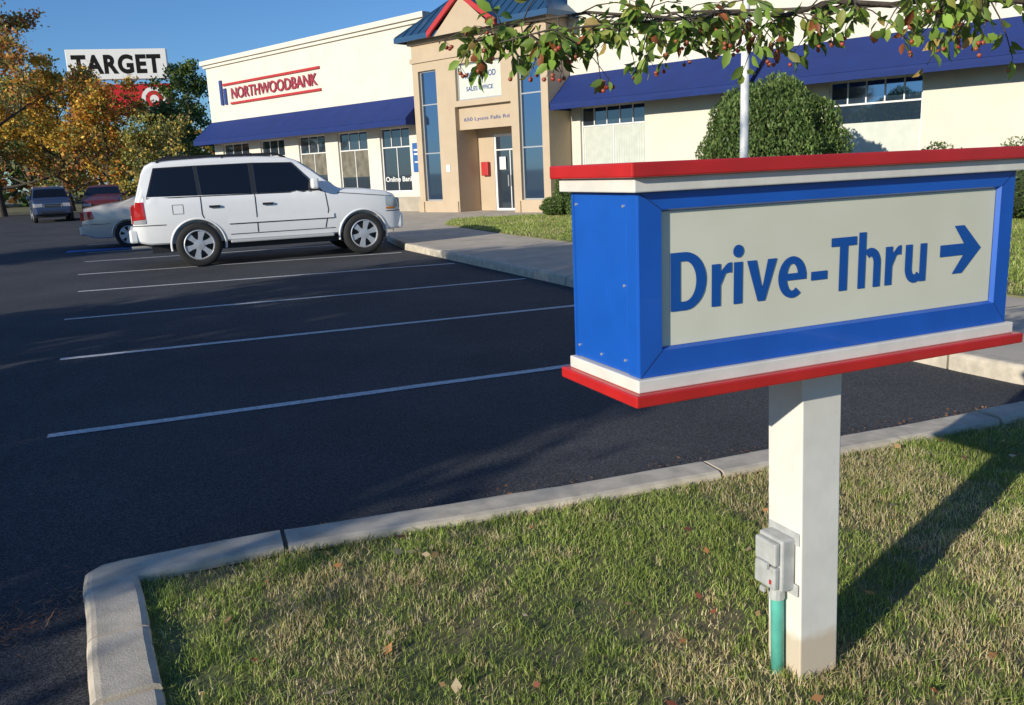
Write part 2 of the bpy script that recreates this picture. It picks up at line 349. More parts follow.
# bold humanist letterforms built from strokes (cap height = 1)
GW=.205
def arcband(cx,cy,rx,ry,t,a0,a1,n=22,tx=None):
    tx=tx or t; out=[];inn=[]
    for i in range(n+1):
        a=rad(a0+(a1-a0)*i/n); out.append((cx+rx*cos(a),cy+ry*sin(a))); inn.append((cx+(rx-t)*cos(a),cy+(ry-tx)*sin(a)))
    return [[out[i],out[i+1],inn[i+1],inn[i]] for i in range(n)]
def rect(x0,y0,x1,y1): return [[(x0,y0),(x1,y0),(x1,y1),(x0,y1)]]
def G(ch):
    t=GW; xh=.74
    if ch=='D': return rect(0,0,t,1)+rect(t,0,.30,.155)+rect(t,.845,.30,1)+arcband(.30,.5,.46,.5,.215,-90,90,28,.155),.76
    if ch=='r': return rect(0,0,t*.95,xh)+[[(t*.95,.36),(t*.95,.60),(.30,.70),(.30,.56)],[(.30,.56),(.30,.70),(.36,.742),(.36,.575)],[(.36,.575),(.36,.742),(.44,.752),(.44,.57)]],.44
    if ch=='i': return rect(0,0,t*.95,xh)+[q for q in arcband(t*.475,.93,.118,.112,.117,0,360,24)],t*.95
    if ch=='v': return [[(0,xh),(.215,xh),(.355,.22),(.255,0)],[(.255,0),(.42,0),(.355,.22)],[(.42,0),(.355,.22),(.48,xh),(.69,xh)]],.69
    if ch=='e': return arcband(.33,.365,.335,.38,.20,0,308,38,.135)+rect(.13,.31,.665,.435),.665
    if ch=='T': return rect(.225,0,.44,.84)+rect(0,.84,.665,1),.665
    if ch=='h': return rect(0,0,t*.95,1.06)+arcband(.335,.455,.275,.30,.195,0,128,22,.165)+rect(.415,0,.61,.455),.61
    if ch=='u': return arcband(.275,.285,.275,.30,.195,180,322,22,.165)+rect(0,.285,.195,xh)+rect(.42,0,.61,xh),.61
    return [],0
yt=-T2+.0055
CAP=.138
def word(name,wd,x,z,width,gaps):
    polys=[];cx=0
    for ch,g in zip(wd,gaps):
        P_,w_=G(ch)
        for q in P_: polys.append([(a+cx,b_) for a,b_ in q])
        cx+=w_+g
    cx-=gaps[-1]; sc=width/cx; V=[];F=[]
    for i,q in enumerate(polys):
        k=len(V); y=yt-.00004*(i%7); V+=[(x+a*sc,y,z+b_*CAP) for a,b_ in q]
        area=sum(q[j][0]*q[(j+1)%len(q)][1]-q[(j+1)%len(q)][0]*q[j][1] for j in range(len(q)))
        F.append(tuple(range(k,k+len(q))) if area>0 else tuple(range(k+len(q)-1,k-1,-1)))
    mk(name,V,F,M_ink,sg)
word('lettering_drive','Drive',-.523,1.255,.407,[.12,.05,.10,.045,0])
word('lettering_thru','Thru',-.036,1.255,.337,[.06,.13,.12,0])
mk('hyphen',[(-.100,yt,1.291),(-.047,yt,1.291),(-.047,yt,1.313),(-.100,yt,1.313)],[(0,1,2,3)],M_ink,sg)
ax,az=.352,1.330
mk('arrow',[(ax,yt,az-.016),(ax+.09,yt,az-.016),(ax+.05,yt,az-.066),(ax+.088,yt,az-.066),(ax+.158,yt,az),(ax+.088,yt,az+.066),(ax+.05,yt,az+.066),(ax+.09,yt,az+.016),(ax,yt,az+.016)],[(0,1,7,8),(1,2,3,4),(1,4,7),(4,5,6,7)],M_ink,sg)
def postbox(name,x0,x1,y0,y1,z0,z1,m,lean=.024,bev=.004):
    V=[]
    for z in(z0,z1):
        dx=.048-lean*(z-.1)
        for y in(y0,y1):
            for x in(x0,x1): V.append((x+dx,y,z))
    o=mk(name,V,BF,m,sg); b=o.modifiers.new('b','BEVEL'); b.width=bev; b.segments=2
h=.07
nt=M_post.node_tree; pb=nt.nodes['Principled BSDF']; src=pb.inputs['Base Color'].links[0].from_socket
tcp=nt.nodes.new('ShaderNodeTexCoord'); sp=nt.nodes.new('ShaderNodeSeparateXYZ'); nt.links.new(tcp.outputs['Object'],sp.inputs[0])
npn=noise(nt,tcp,25,4); ma=nt.nodes.new('ShaderNodeMath'); ma.operation='MULTIPLY_ADD'; ma.inputs[1].default_value=.05; nt.links.new(npn.outputs['Fac'],ma.inputs[0]); nt.links.new(sp.outputs['Z'],ma.inputs[2])
mr=nt.nodes.new('ShaderNodeMapRange'); mr.inputs[1].default_value=.235; mr.inputs[2].default_value=.265; nt.links.new(ma.outputs[0],mr.inputs[0])
mxp=nt.nodes.new('ShaderNodeMix'); mxp.data_type='RGBA'; mxp.inputs[6].default_value=(.62,.52,.40,1); nt.links.new(mr.outputs[0],mxp.inputs[0]); nt.links.new(src,mxp.inputs[7]); nt.links.new(mxp.outputs[2],pb.inputs['Base Color'])
postbox('post',-h,h,-h,h,.02,1.047,M_post)
M_gbox=mat('outlet_grey',(.52,.53,.51),.5,metal=.1,var=.2,vscale=30)
M_cond=mat('conduit_green',(.12,.50,.40),.5,var=.2,vscale=20)
xl=-h+.038
multibox('outlet_box',[(xl-.050,xl-.002,-.05,.052,.375,.535)],M_gbox,sg,.006)
multibox('outlet_cover',[(xl-.070,xl-.051,-.043,.045,.384,.452),(xl-.070,xl-.051,-.043,.045,.457,.526)],M_gbox,sg,.005)
multibox('outlet_flange',[(xl-.006,xl+.0,-.066,.064,.358,.395),(xl-.006,xl+.0,-.066,.064,.515,.553)],M_gbox,sg,.003)
multibox('outlet_hinge',[(xl-.078,xl-.068,-.008,.012,.366,.383),(xl-.082,xl-.070,-.022,.026,.444,.464)],M_gbox,sg,.002)
multibox('outlet_label',[(xl-.0725,xl-.0705,-.030,-.022,.40,.413)],M_red,sg)
V=[];F=[]; tube(V,F,[(xl-.024,0,.38),(xl-.024,0,.335)],[.024,.024],12); mk('conduit_fitting',V,F,M_gbox,sg)
V=[];F=[]; tube(V,F,[(xl-.022,0,.345),(xl-.012,0,.05)],[.019,.019],14); mk('conduit',V,F,M_cond,sg,smooth=True)

# ------------------------------------------------------------ bank building
bk=empty('bank_building',(-.6,31.0,.1),rad(-42.7))
def wall(name,x0,x1,z0,z1,y,ops,m,depth=.16):
    xs=sorted({x0,x1,*[q for o in ops for q in (o[0],o[1])]}); zs=sorted({z0,z1,*[q for o in ops for q in (o[2],o[3])]})
    V=[];F=[]
    def quad(a,b,c,d): k=len(V); V.extend([a,b,c,d]); F.append((k,k+1,k+2,k+3))
    for i in range(len(xs)-1):
        for j in range(len(zs)-1):
            cx=(xs[i]+xs[i+1])/2; cz=(zs[j]+zs[j+1])/2
            if any(o[0]<cx<o[1] and o[2]<cz<o[3] for o in ops): continue
            quad((xs[i],y,zs[j]),(xs[i+1],y,zs[j]),(xs[i+1],y,zs[j+1]),(xs[i],y,zs[j+1]))
    for o in ops:
        a,b,c,d=o[:4]
        quad((a,y,c),(a,y+depth,c),(a,y+depth,d),(a,y,d)); quad((b,y,d),(b,y+depth,d),(b,y+depth,c),(b,y,c))
        quad((a,y,c),(b,y,c),(b,y+depth,c),(a,y+depth,c)); quad((a,y+depth,d),(b,y+depth,d),(b,y,d),(a,y,d))
    return mk(name,V,F,m,bk)
def window(name,x0,x1,z0,z1,y,cols,rows,m=M_glass,fr=.05,mf=M_white,blind=None):
    bl=[(x0,x1,y-.03,y+.03,z0,z0+fr),(x0,x1,y-.03,y+.03,z1-fr,z1),(x0,x0+fr,y-.028,y+.03,z0+fr,z1-fr),(x1-fr,x1,y-.028,y+.03,z0+fr,z1-fr)]
    for c in cols: bl.append((c[0]-.018,c[0]+.018,y-.022,y+.02,c[1],c[2]))
    for r_ in rows: bl.append((x0+fr,x1-fr,y-.025,y+.025,r_-.022,r_+.022))
    multibox(name+'_frame',bl,mf,bk)
    mk(name+'_glass',[(x0,y,z0),(x1,y,z0),(x1,y,z1),(x0,y,z1)],[(0,1,2,3)],m,bk)
    if blind: mk(name+'_blind',[(x0+fr,y-.004,z0+fr),(x1-fr,y-.004,z0+fr),(x1-fr,y-.004,blind),(x0+fr,y-.004,blind)],[(0,1,2,3)],M_blind,bk)
yL=.6; yR=1.15
lw=[(-18.7,-16.3),(-15.3,-13.3),(-12.2,-10.2),(-9.3,-7.3),(-6.5,-4.7)]
wall('left_wing_wall',-19.5,-3.6,-.2,7.0,yL,[(a,b,.8,3.3) for a,b in lw],M_stucco)
M_shade=mat('interior_shade',(.22,.20,.15),.8,var=.5,vscale=2.5)
for i,(a,b) in enumerate(lw):
    n=3; window('left_window_%d'%i,a,b,.8,3.3,yL+.12,[(a+(b-a)*j/n,2.55,3.25) for j in(1,2)]+[((a+b)/2,.85,2.55)],[2.55],blind=None)
    if i in(2,3): mk('left_window_blind_%d'%i,[(a+.05,yL+.112,1.6-.15*(i%2)),(b-.05,yL+.112,1.6-.15*(i%2)),(b-.05,yL+.112,2.53),(a+.05,yL+.112,2.53)],[(0,1,2,3)],M_shade,bk)
multibox('left_wing_cornice',[(-19.72,-3.3,yL-.2,yL+.2,7.12,7.32),(-19.62,-3.3,yL-.1,yL+.2,6.98,7.12)],M_stucco,bk)
multibox('left_wing_base',[(-19.5,-3.6,yL-.05,yL-.002,-.2,.6)],M_base,bk)
mk('left_wing_shell',[(-19.5,yL,-.2),(-19.5,22,-.2),(-19.5,22,7.1),(-19.5,yL,7.1),(-3,yL,7.1),(-3,22,7.1)],[(0,3,2,1),(3,4,5,2)],M_stucco,bk)
def awning(name,x0,x1,yw,yf,zt,zm,zb):
    n=max(2,int((x1-x0)/.5)); V=[];F=[]
    for i in range(n+1):
        x=x0+(x1-x0)*i/n; sg_=.012*random.uniform(-1,1)
        V+=[(x,yw,zt),(x,(yw+yf)/2,(zt+zm)/2-.02+sg_),(x,yf,zm+sg_*.4),(x,yf+sg_*.5,(zm+zb)/2),(x,yf+.01,zb+sg_*.3)]
        if i:
            k=5*i
            for j in range(4): F.append((k-5+j+1,k+j+1,k+j,k-5+j))
    k=len(V)
    for x in(x0,x1): V+=[(x,yw,zt),(x,yf,zm),(x,yf,zb),(x,yw,zb)]
    F+=[(k,k+3,k+2,k+1),(k+4,k+5,k+6,k+7)]
    o=mk(name,V,F,M_awn,bk); s=o.modifiers.new('s','SOLIDIFY'); s.thickness=.012
    V=[];F=[]; tube(V,F,[(x0,yf-.008,zm-.02),(x1,yf-.008,zm-.02)],[.008]*2,6); mk(name+'_rail',V,F,M_awn,bk)
awning('left_awning',-19.6,-3.64,yL-.002,-.45,4.4,3.52,3.28)
awning('right_awning',2.92,9.95,yR-.002,.05,4.45,3.55,3.32)
awning('right_awning_b',10.1,24.0,yR-.002,.05,4.45,3.55,3.32)
M_logo=mat('letter_blue',(.03,.06,.22),.5); M_lred=mat('letter_red',(.36,.03,.05),.5)
text('bank_lettering','NORTHWOODBANK',-17.3,5.36,7.0,.52,yL-.06,M_lred,bk,off=.02)
multibox('bank_lettering_bars',[(-18.0,-10.1,yL-.08,yL-.003,6.02,6.12),(-17.4,-10.1,yL-.08,yL-.003,5.12,5.22)],M_red,bk)
multibox('bank_logo',[(-18.3,-18.1,yL-.08,yL-.003,5.15,6.3),(-17.95,-17.75,yL-.08,yL-.003,5.15,5.9)],M_logo,bk)
M_paper=mat('poster_blue',(.03,.12,.35),.5)
tx0,tx1=-3.6,2.9
top=[( -3.3,-2.35,.45,5.15),(-1.35,.85,3.95,5.2),(-1.45,1.25,0.0,3.75),(1.6,2.6,.45,5.15)]
wall('tower_wall',tx0,tx1,0,6.3,0,top,M_tan,.2)
mk('tower_sides',[(tx0,0,0),(tx0,7,0),(tx0,7,6.3),(tx0,0,6.3),(tx1,0,0),(tx1,7,0),(tx1,7,6.3),(tx1,0,6.3)],[(0,3,2,1),(4,5,6,7)],M_tan,bk)
window('tower_window_a',-3.3,-2.35,.45,5.15,.14,[],[2.2,3.95],mf=M_alu,m=M_tglass)
window('tower_window_b',1.6,2.6,.45,5.15,.14,[],[2.2,3.95],mf=M_alu,m=M_tglass)
window('transom_window',-1.35,.85,3.95,5.2,.14,[],[],mf=M_alu,blind=5.14)
text('office_lettering','NORTHWOOD',-1.1,4.68,1.6,.2,.13,M_logo,bk,.02); text('office_lettering_b','SALES OFFICE',-.95,4.25,1.3,.15,.13,M_logo,bk,.02)
text('address_lettering','650 Lyons Falls Rd',-1.2,3.2,2.2,.16,.19,M_logo,bk,.01)
multibox('tower_trim',[(tx0-.06,tx1+.06,-.06,-.003,5.45,5.62),(tx0-.05,-3.36,-.05,-.003,0,.42),(-2.28,-1.5,-.05,-.003,0,.42),(1.3,1.55,-.05,-.003,0,.42),(2.66,tx1+.05,-.05,-.003,0,.42),(tx0-.1,tx1+.1,-.1,.3,6.08,6.3)],M_tan,bk)
wall('entry_back_wall',-1.45,1.25,0,3.75,1.1,[(-.66,.86,0.02,2.75)],M_tan,.1)
mk('entry_recess',[(-1.45,.2,0),(-1.45,1.1,0),(-1.45,1.1,3.75),(-1.45,.2,3.75),(1.25,.2,0),(1.25,1.1,0),(1.25,1.1,3.75),(1.25,.2,3.75)],[(0,3,2,1),(4,5,6,7),(2,3,7,6),(0,1,5,4)],M_tan,bk)
multibox('entry_lintel',[(-1.45,1.25,.195,.35,2.95,3.75)],M_tan,bk)
window('entry_door',-.66,.86,.02,2.75,1.15,[(.1,.05,2.2)],[2.2],mf=M_white,fr=.09)
multibox('door_signs',[(-.4,-.1,1.1,1.12,1.5,1.95),(.3,.65,1.1,1.12,1.2,1.5)],M_white,bk)
multibox('door_handles',[(.02,.05,1.05,1.08,.9,1.3),(.15,.18,1.05,1.08,.9,1.3)],M_alu,bk)
multibox('drop_box',[(-1.2,-.86,.93,1.09,1.3,1.8)],M_red,bk,.03)
multibox('wall_notices',[(-2.05,-1.85,-.02,-.004,1.5,1.75)],M_white,bk)
multibox('poster',[(-4.5,-3.95,yL-.05,yL-.003,1.55,2.65)],M_paper,bk); multibox('poster_text',[(-4.42,-4.03,yL-.056,yL-.051,2.35,2.42),(-4.42,-4.1,yL-.056,yL-.051,2.2,2.26),(-4.4,-4.06,yL-.056,yL-.051,1.9,1.95)],M_white,bk)
text('online_lettering','Online Bank',-6.4,1.2,1.7,.2,yL+.1,M_white,bk,.02)
ex0,ex1,ey0,ey1=-4.0,3.3,-.4,6.9; cx=(ex0+ex1)/2; cyy=ey0+(ex1-ex0)/2; zr=6.35; pk=zr+.85*(ex1-ex0)/2
mk('tower_roof',[(ex0,ey0,zr),(ex1,ey0,zr),(ex1,ey1,zr),(ex0,ey1,zr),(cx,cyy,pk)],[(0,1,4),(1,2,4),(2,3,4),(3,0,4),(3,2,1,0)],M_blueroof,bk)
V=[];F=[]
for i in range(1,18):
    x=ex0+(ex1-ex0)*i/18; t=1-abs(x-cx)/((ex1-ex0)/2)
    tube(V,F,[(x,ey0,zr+.02),(x,ey0+t*(cyy-ey0),zr+t*(pk-zr)+.02)],[.025,.02],4)
    tube(V,F,[(ex0,ey0+(ey1-ey0)*i/18,zr+.02),(ex0+t*(cx-ex0),ey0+(ey1-ey0)*i/18,zr+t*(pk-zr)+.02)],[.025,.02],4)
tube(V,F,[(ex0,ey0,zr+.02),(cx,cyy,pk+.02)],[.05,.05],4); tube(V,F,[(ex1,ey0,zr+.02),(cx,cyy,pk+.02)],[.05,.05],4)
mk('roof_seams',V,F,M_blueroof,bk)
multibox('roof_fascia',[(ex0-.03,ex1+.03,ey0-.04,ey0-.002,zr-.16,zr+.02),(ex0-.04,ex0-.002,ey0,ey1,zr-.16,zr+.02),(ex1+.002,ex1+.04,ey0,ey1,zr-.16,zr+.02)],M_blueroof,bk)
gx=-.45; gw=1.5; gh=1.02; gy=ey0-.06
mk('gable_wall',[(gx-gw+.1,gy,zr-.18),(gx+gw-.1,gy,zr-.18),(gx,gy,zr+gh-.1)],[(0,1,2)],M_tan,bk)
V=[];F=[]
def bar(a,b,wz,y0,y1):
    k=len(V); V.extend([(a[0],y0,a[1]),(b[0],y0,b[1]),(b[0],y0,b[1]+wz),(a[0],y0,a[1]+wz),(a[0],y1,a[1]),(b[0],y1,b[1]),(b[0],y1,b[1]+wz),(a[0],y1,a[1]+wz)])
    F.extend([tuple(i+k for i in q) for q in [(0,1,2,3),(7,6,5,4),(3,2,6,7),(0,4,5,1),(0,3,7,4),(1,5,6,2)]])
bar((gx-gw-.15,zr-.2),(gx,zr+gh-.08),.2,gy-.12,gy-.01); bar((gx,zr+gh-.08),(gx+gw+.15,zr-.2),.2,gy-.12,gy-.01)
mk('gable_red_rake',V,F,M_red,bk)
mk('gable_roof',[(gx-gw-.15,gy-.1,zr+.01),(gx,gy-.1,zr+gh+.13),(gx+gw+.15,gy-.1,zr+.01),(gx-gw-.15,gy+.3,zr+.01),(gx,gy+2.0,zr+gh+.13),(gx+gw+.15,gy+.3,zr+.01)],[(0,1,4,3),(1,2,5,4)],M_blueroof,bk)
rw=[(3.3,5.85),(11.7,14.1),(18,20.4)]
wall('right_wing_wall',2.9,24,-.2,8.6,yR,[(a,b,.8,3.4) for a,b in rw],M_stucco)
for i,(a,b) in enumerate(rw):
    window('right_window_%d'%i,a,b,.8,3.4,yR+.12,[(a+(b-a)*j/5,2.78,3.35) for j in(1,2,3,4)]+[(a+(b-a)*j/2,.85,2.78) for j in ((1,) if i==0 else ())],[2.78],blind=2.75 if i==0 else (2.3 if i==1 else None),m=M_tglass if i else M_glass)
V=[];F=[]
for i in range(26):
    x=3.36+i*.096; k=len(V); V+=[(x,yR+.112,.87),(x+.09,yR+.105,.87),(x+.09,yR+.105,2.74),(x,yR+.112,2.74)]; F.append((k,k+1,k+2,k+3))
mk('vertical_blinds',V,F,M_blind,bk)
multibox('right_wing_base',[(2.95,24,yR-.05,yR-.002,-.2,.6)],M_base,bk)
mk('right_wing_shell',[(24,yR,-.2),(24,22,-.2),(24,22,8.6),(24,yR,8.6),(2.9,yR,8.6),(2.9,22,8.6),(2.9,22,-.2),(-19.5,22,-.2),(-19.5,22,7.1),(2.9,22,7.1)],[(0,1,2,3),(3,2,5,4),(6,7,8,9)],M_stucco,bk)
mk('tower_roof_filler',[(2.9,yR,6),(2.9,22,6),(2.9,22,8.6),(2.9,yR,8.6)],[(0,3,2,1)],M_stucco,bk)
multibox('right_wing_cornice',[(2.85,24.2,yR-.2,yR+.2,8.6,8.85)],M_stucco,bk)

# ------------------------------------------------------------ cars
def car(name,loc,az,L,Wd,top,bot,belt,tumble,axles,wr,paint,wins,windsh,rearw,extra):
    e=empty(name,(*loc,.004),rad(90-az)); tx=[q[0] for q in top]; tz=[q[1] for q in top]
    T=lambda x: float(np.interp(x,tx,tz)); B=lambda x: float(np.interp(x,[q[0] for q in bot],[q[1] for q in bot]))
    def Wx(x):
        u=abs(x-L/2)/(L/2); return Wd/2*(1-.11*u**6-(.04*max(0,u-.93)/.07))
    def hw(x,z):
        a=Wx(x); zm=belt-.35
        if z>belt: return a*(1-.02)-tumble*(z-belt)-(.02 if z>belt+.02 else (z-belt))
        return a*(1-.02*((z-zm)/(.35))**2 if z>zm else 1-.045*((zm-z)/.45)**2)
    xs=sorted(set([0,.015,.04,.08,L-.08,L-.04,L-.015,L]+[round(v,3) for v in np.linspace(.1,L-.1,70)]+[q for q in tx]))
    V=[];F=[]
    for i,x in enumerate(xs):
        zt=T(x); zb=B(x); rc=min(.085,(zt-zb)*.35); pts=[]
        pts+=[(0,zb),(hw(x,zb)*.6,zb),(hw(x,zb)-.03,zb)]
        zs=list(np.linspace(zb+.03,zt-rc,20)); pts+=[(hw(x,z),z) for z in zs]
        ye=hw(x,zt-rc)
        for k in(1,2,3): th=k*pi/6; pts.append((ye-rc*(1-cos(th)),zt-rc+rc*sin(th)))
        for k in(.92,.7,.35,0): pts.append(((ye-rc)*k,zt+.02*(1-k*k)))
        full=[(x,-y,z) for y,z in pts]+[(x,y,z) for y,z in pts[-2:0:-1]]
        n=len(full); k0=len(V); V+=full
        if i:
            for j in range(n): F.append((k0-n+j,k0+j,k0+(j+1)%n,k0-n+(j+1)%n))
    n=len(full); F.append(tuple(range(0,n))); F.append(tuple(range(len(V)-1,len(V)-n-1,-1)))
    body=mk('body',V,F,[paint,M_black],e,smooth=True)
    cut=[]; Rc=wr*1.13
    def fixn(me):
        bm=bmesh.new(); bm.from_mesh(me); bmesh.ops.recalc_face_normals(bm,faces=bm.faces); bm.to_mesh(me); bm.free()
    for a in axles:
        for s_ in(-1,1):
            v,fc=lathe([(Rc,-.17),(Rc,.3)],48); v=[(p_[0]+a,s_*(Wd/2)+p_[1]*s_,p_[2]+wr) for p_ in v]; nn=48
            fc=list(fc)+[tuple(range(nn)),tuple(range(2*nn-1,nn-1,-1))]
            c=mk('cut',v,fc,M_black); fixn(c.data); cut.append(c)
    fixn(body.data)
    for c in cut:
        c.parent=e; m_=body.modifiers.new('x','BOOLEAN'); m_.operation='DIFFERENCE'; m_.object=c; m_.solver='EXACT'
    bpy.context.view_layer.update(); dg=bpy.context.evaluated_depsgraph_get(); me=bpy.data.meshes.new_from_object(body.evaluated_get(dg)); body.modifiers.clear(); body.data=me
    for c in cut: bpy.data.objects.remove(c)
    for q in me.polygons:
        c=q.center
        for a in axles:
            if math.hypot(c.x-a,c.z-wr)<Rc*1.002 and abs(c.y)<Wd/2-.03 and abs(c.y)>Wd/2-.2 and c.z<wr+Rc: q.material_index=1
    me.materials.clear(); me.materials.append(paint); me.materials.append(M_black)
    try: me.set_sharp_from_angle(angle=rad(32))
    except Exception: pass
    def patch(nm,quad,m,off=.006,sides=(-1,1),nu=10,nv=4):
        V=[];F=[]
        for s_ in sides:
            k0=len(V)
            for j in range(nv+1):
                for i in range(nu+1):
                    u=i/nu;v=j/nv; (x0,z0),(x1,z1),(x2,z2),(x3,z3)=quad
                    x=(x0*(1-u)+x1*u)*(1-v)+(x3*(1-u)+x2*u)*v; z=(z0*(1-u)+z1*u)*(1-v)+(z3*(1-u)+z2*u)*v
                    V.append((x,s_*(hw(x,z)+off),z))
            for j in range(nv):
                for i in range(nu):
                    a=k0+j*(nu+1)+i; q=(a,a+1,a+nu+2,a+nu+1); F.append(q if s_<0 else q[::-1])
        return mk(nm,V,F,m,e,smooth=True)
    def seam(nm,pl,m=M_black,w=.012,off=.004):
        V=[];F=[]
        for s_ in(-1,1):
            for i in range(len(pl)-1):
                (xa,za),(xb,zb)=pl[i],pl[i+1]; d=math.hypot(xb-xa,zb-za); nx,nz=-(zb-za)/d*w/2,(xb-xa)/d*w/2; ns=6
                k0=len(V)
                for j in range(ns+1):
                    t=j/ns; x=xa+(xb-xa)*t; z=za+(zb-za)*t
                    V+= [(x+nx,s_*(hw(x,z)+off),z+nz),(x-nx,s_*(hw(x,z)+off),z-nz)]
                    if j: k=k0+2*j; F.append((k-2,k-1,k+1,k))
        return mk(nm,V,F,m,e)
    def topq(nm,x0,x1,f0,f1,m,off=.008,nx=8,ny=8):
        V=[];F=[]
        for i in range(nx+1):
            x=x0+(x1-x0)*i/nx; fr=f0+(f1-f0)*i/nx; z=T(x)
            ye=(hw(x,z-.085)-.085)
            for j in range(ny+1):
                y=-fr*ye+2*fr*ye*j/ny; kk=abs(y)/max(ye,.01); V.append((x,y,z+.02*(1-kk*kk)+off))
            if i:
                for j in range(ny): a=(i-1)*(ny+1)+j; F.append((a,a+ny+1,a+ny+2,a+1))
        return mk(nm,V,F,m,e,smooth=True)
    for i,q in enumerate(wins): patch('side_window_%d'%i,q,M_cglass)
    topq('windshield',windsh[0],windsh[1],1.0,1.0,M_cglass,.008); topq('rear_glass',rearw[0],rearw[1],.97,1.0,M_cglass,.008)
    for wi,a in enumerate(axles):
        for s_ in(-1,1):
            V,F=lathe([(wr*.66,.11),(wr*.70,.125),(wr*.9,.125),(wr*.98,.10),(wr,.07),(wr,-.07),(wr*.98,-.1),(wr*.66,-.1)],40)
            yo=Wd/2-.12
            mk('tyre_%d%s'%(wi,'ab'[s_>0]),[(x+a,s_*(yo+y),z+wr) for x,y,z in V],F,M_rubber,e,smooth=True)
            V,F=lathe([(wr*.68,.12),(wr*.64,.128),(wr*.60,.09),(wr*.58,.03),(.001,.03)],40); nf=len(F)
            mi=[1 if j>=2*40 else 0 for j in range(nf)]
            for k in range(6):
                th=2*pi*k/6+.3
                k0=len(V)
                for rr,ww,yy in((wr*.08,.05,.105),(wr*.35,.042,.108),(wr*.62,.066,.108)):
                    for sg_ in(-1,1):
                        for yb in(0,1): V.append((rr*cos(th)-sg_*ww*sin(th),yy-.05*yb,rr*sin(th)+sg_*ww*cos(th)))
                for q0 in(k0,k0+4): F+=[(q0,q0+2,q0+6,q0+4),(q0,q0+4,q0+5,q0+1),(q0+2,q0+3,q0+7,q0+6)]; mi+=[0,0,0]
            v2,f2=lathe([(wr*.24,.07),(wr*.22,.112),(.001,.118)],20); k0=len(V); V+=v2; F+=[tuple(i+k0 for i in q) for q in f2]; mi+=[0]*len(f2)
            mk('rim_%d%s'%(wi,'ab'[s_>0]),[(x+a,s_*(yo+y),z+wr) for x,y,z in V],F,[M_rim,M_black],e,mi=mi)
        V=[];F=[]
        for s_ in(-1,1):
            k0=len(V); ns=28
            for j in range(ns+1):
                th=pi*(-.06+1.12*j/ns)
                for rr,of in((Rc*1.0,.002),(Rc*1.01,.014),(Rc*1.06,.013),(Rc*1.09,-.003)):
                    x=a+rr*cos(th); z=wr+rr*sin(th); V.append((x,s_*(hw(x,z)+of),z))
                if j:
                    for q in range(3): k=k0+4*j+q; F.append((k-4,k-3,k+1,k))
        mk('arch_lip_%d'%wi,V,F,extra.get('lip',paint),e,smooth=True)
    return e,dict(T=T,hw=hw,patch=patch,seam=seam,topq=topq,Wx=Wx)
M_pw=mat('paint_white',(.88,.88,.87),.3,coat=.6,var=.02)
M_pbeige=mat('paint_beige',(.62,.57,.50),.3,metal=.2,coat=1)
M_pblue=mat('paint_navy',(.03,.05,.11),.35,metal=.0,coat=.4)
M_pmar=mat('paint_maroon',(.10,.02,.02),.3,coat=.6)
M_mould=mat('moulding_grey',(.45,.45,.45),.5)
suvtop=[(0,.78),(.015,.86),(.04,1.0),(.10,1.32),(.26,1.80),(.34,1.94),(.48,2.01),(1.5,2.06),(2.4,2.06),(2.95,2.03),(3.16,1.96),(3.40,1.79),(3.88,1.41),(3.98,1.36),(4.5,1.33),(4.92,1.27),(5.08,1.20),(5.17,1.07),(5.22,.82)]
suvbot=[(0,.54),(.3,.47),(2.6,.46),(4.85,.46),(5.22,.50)]
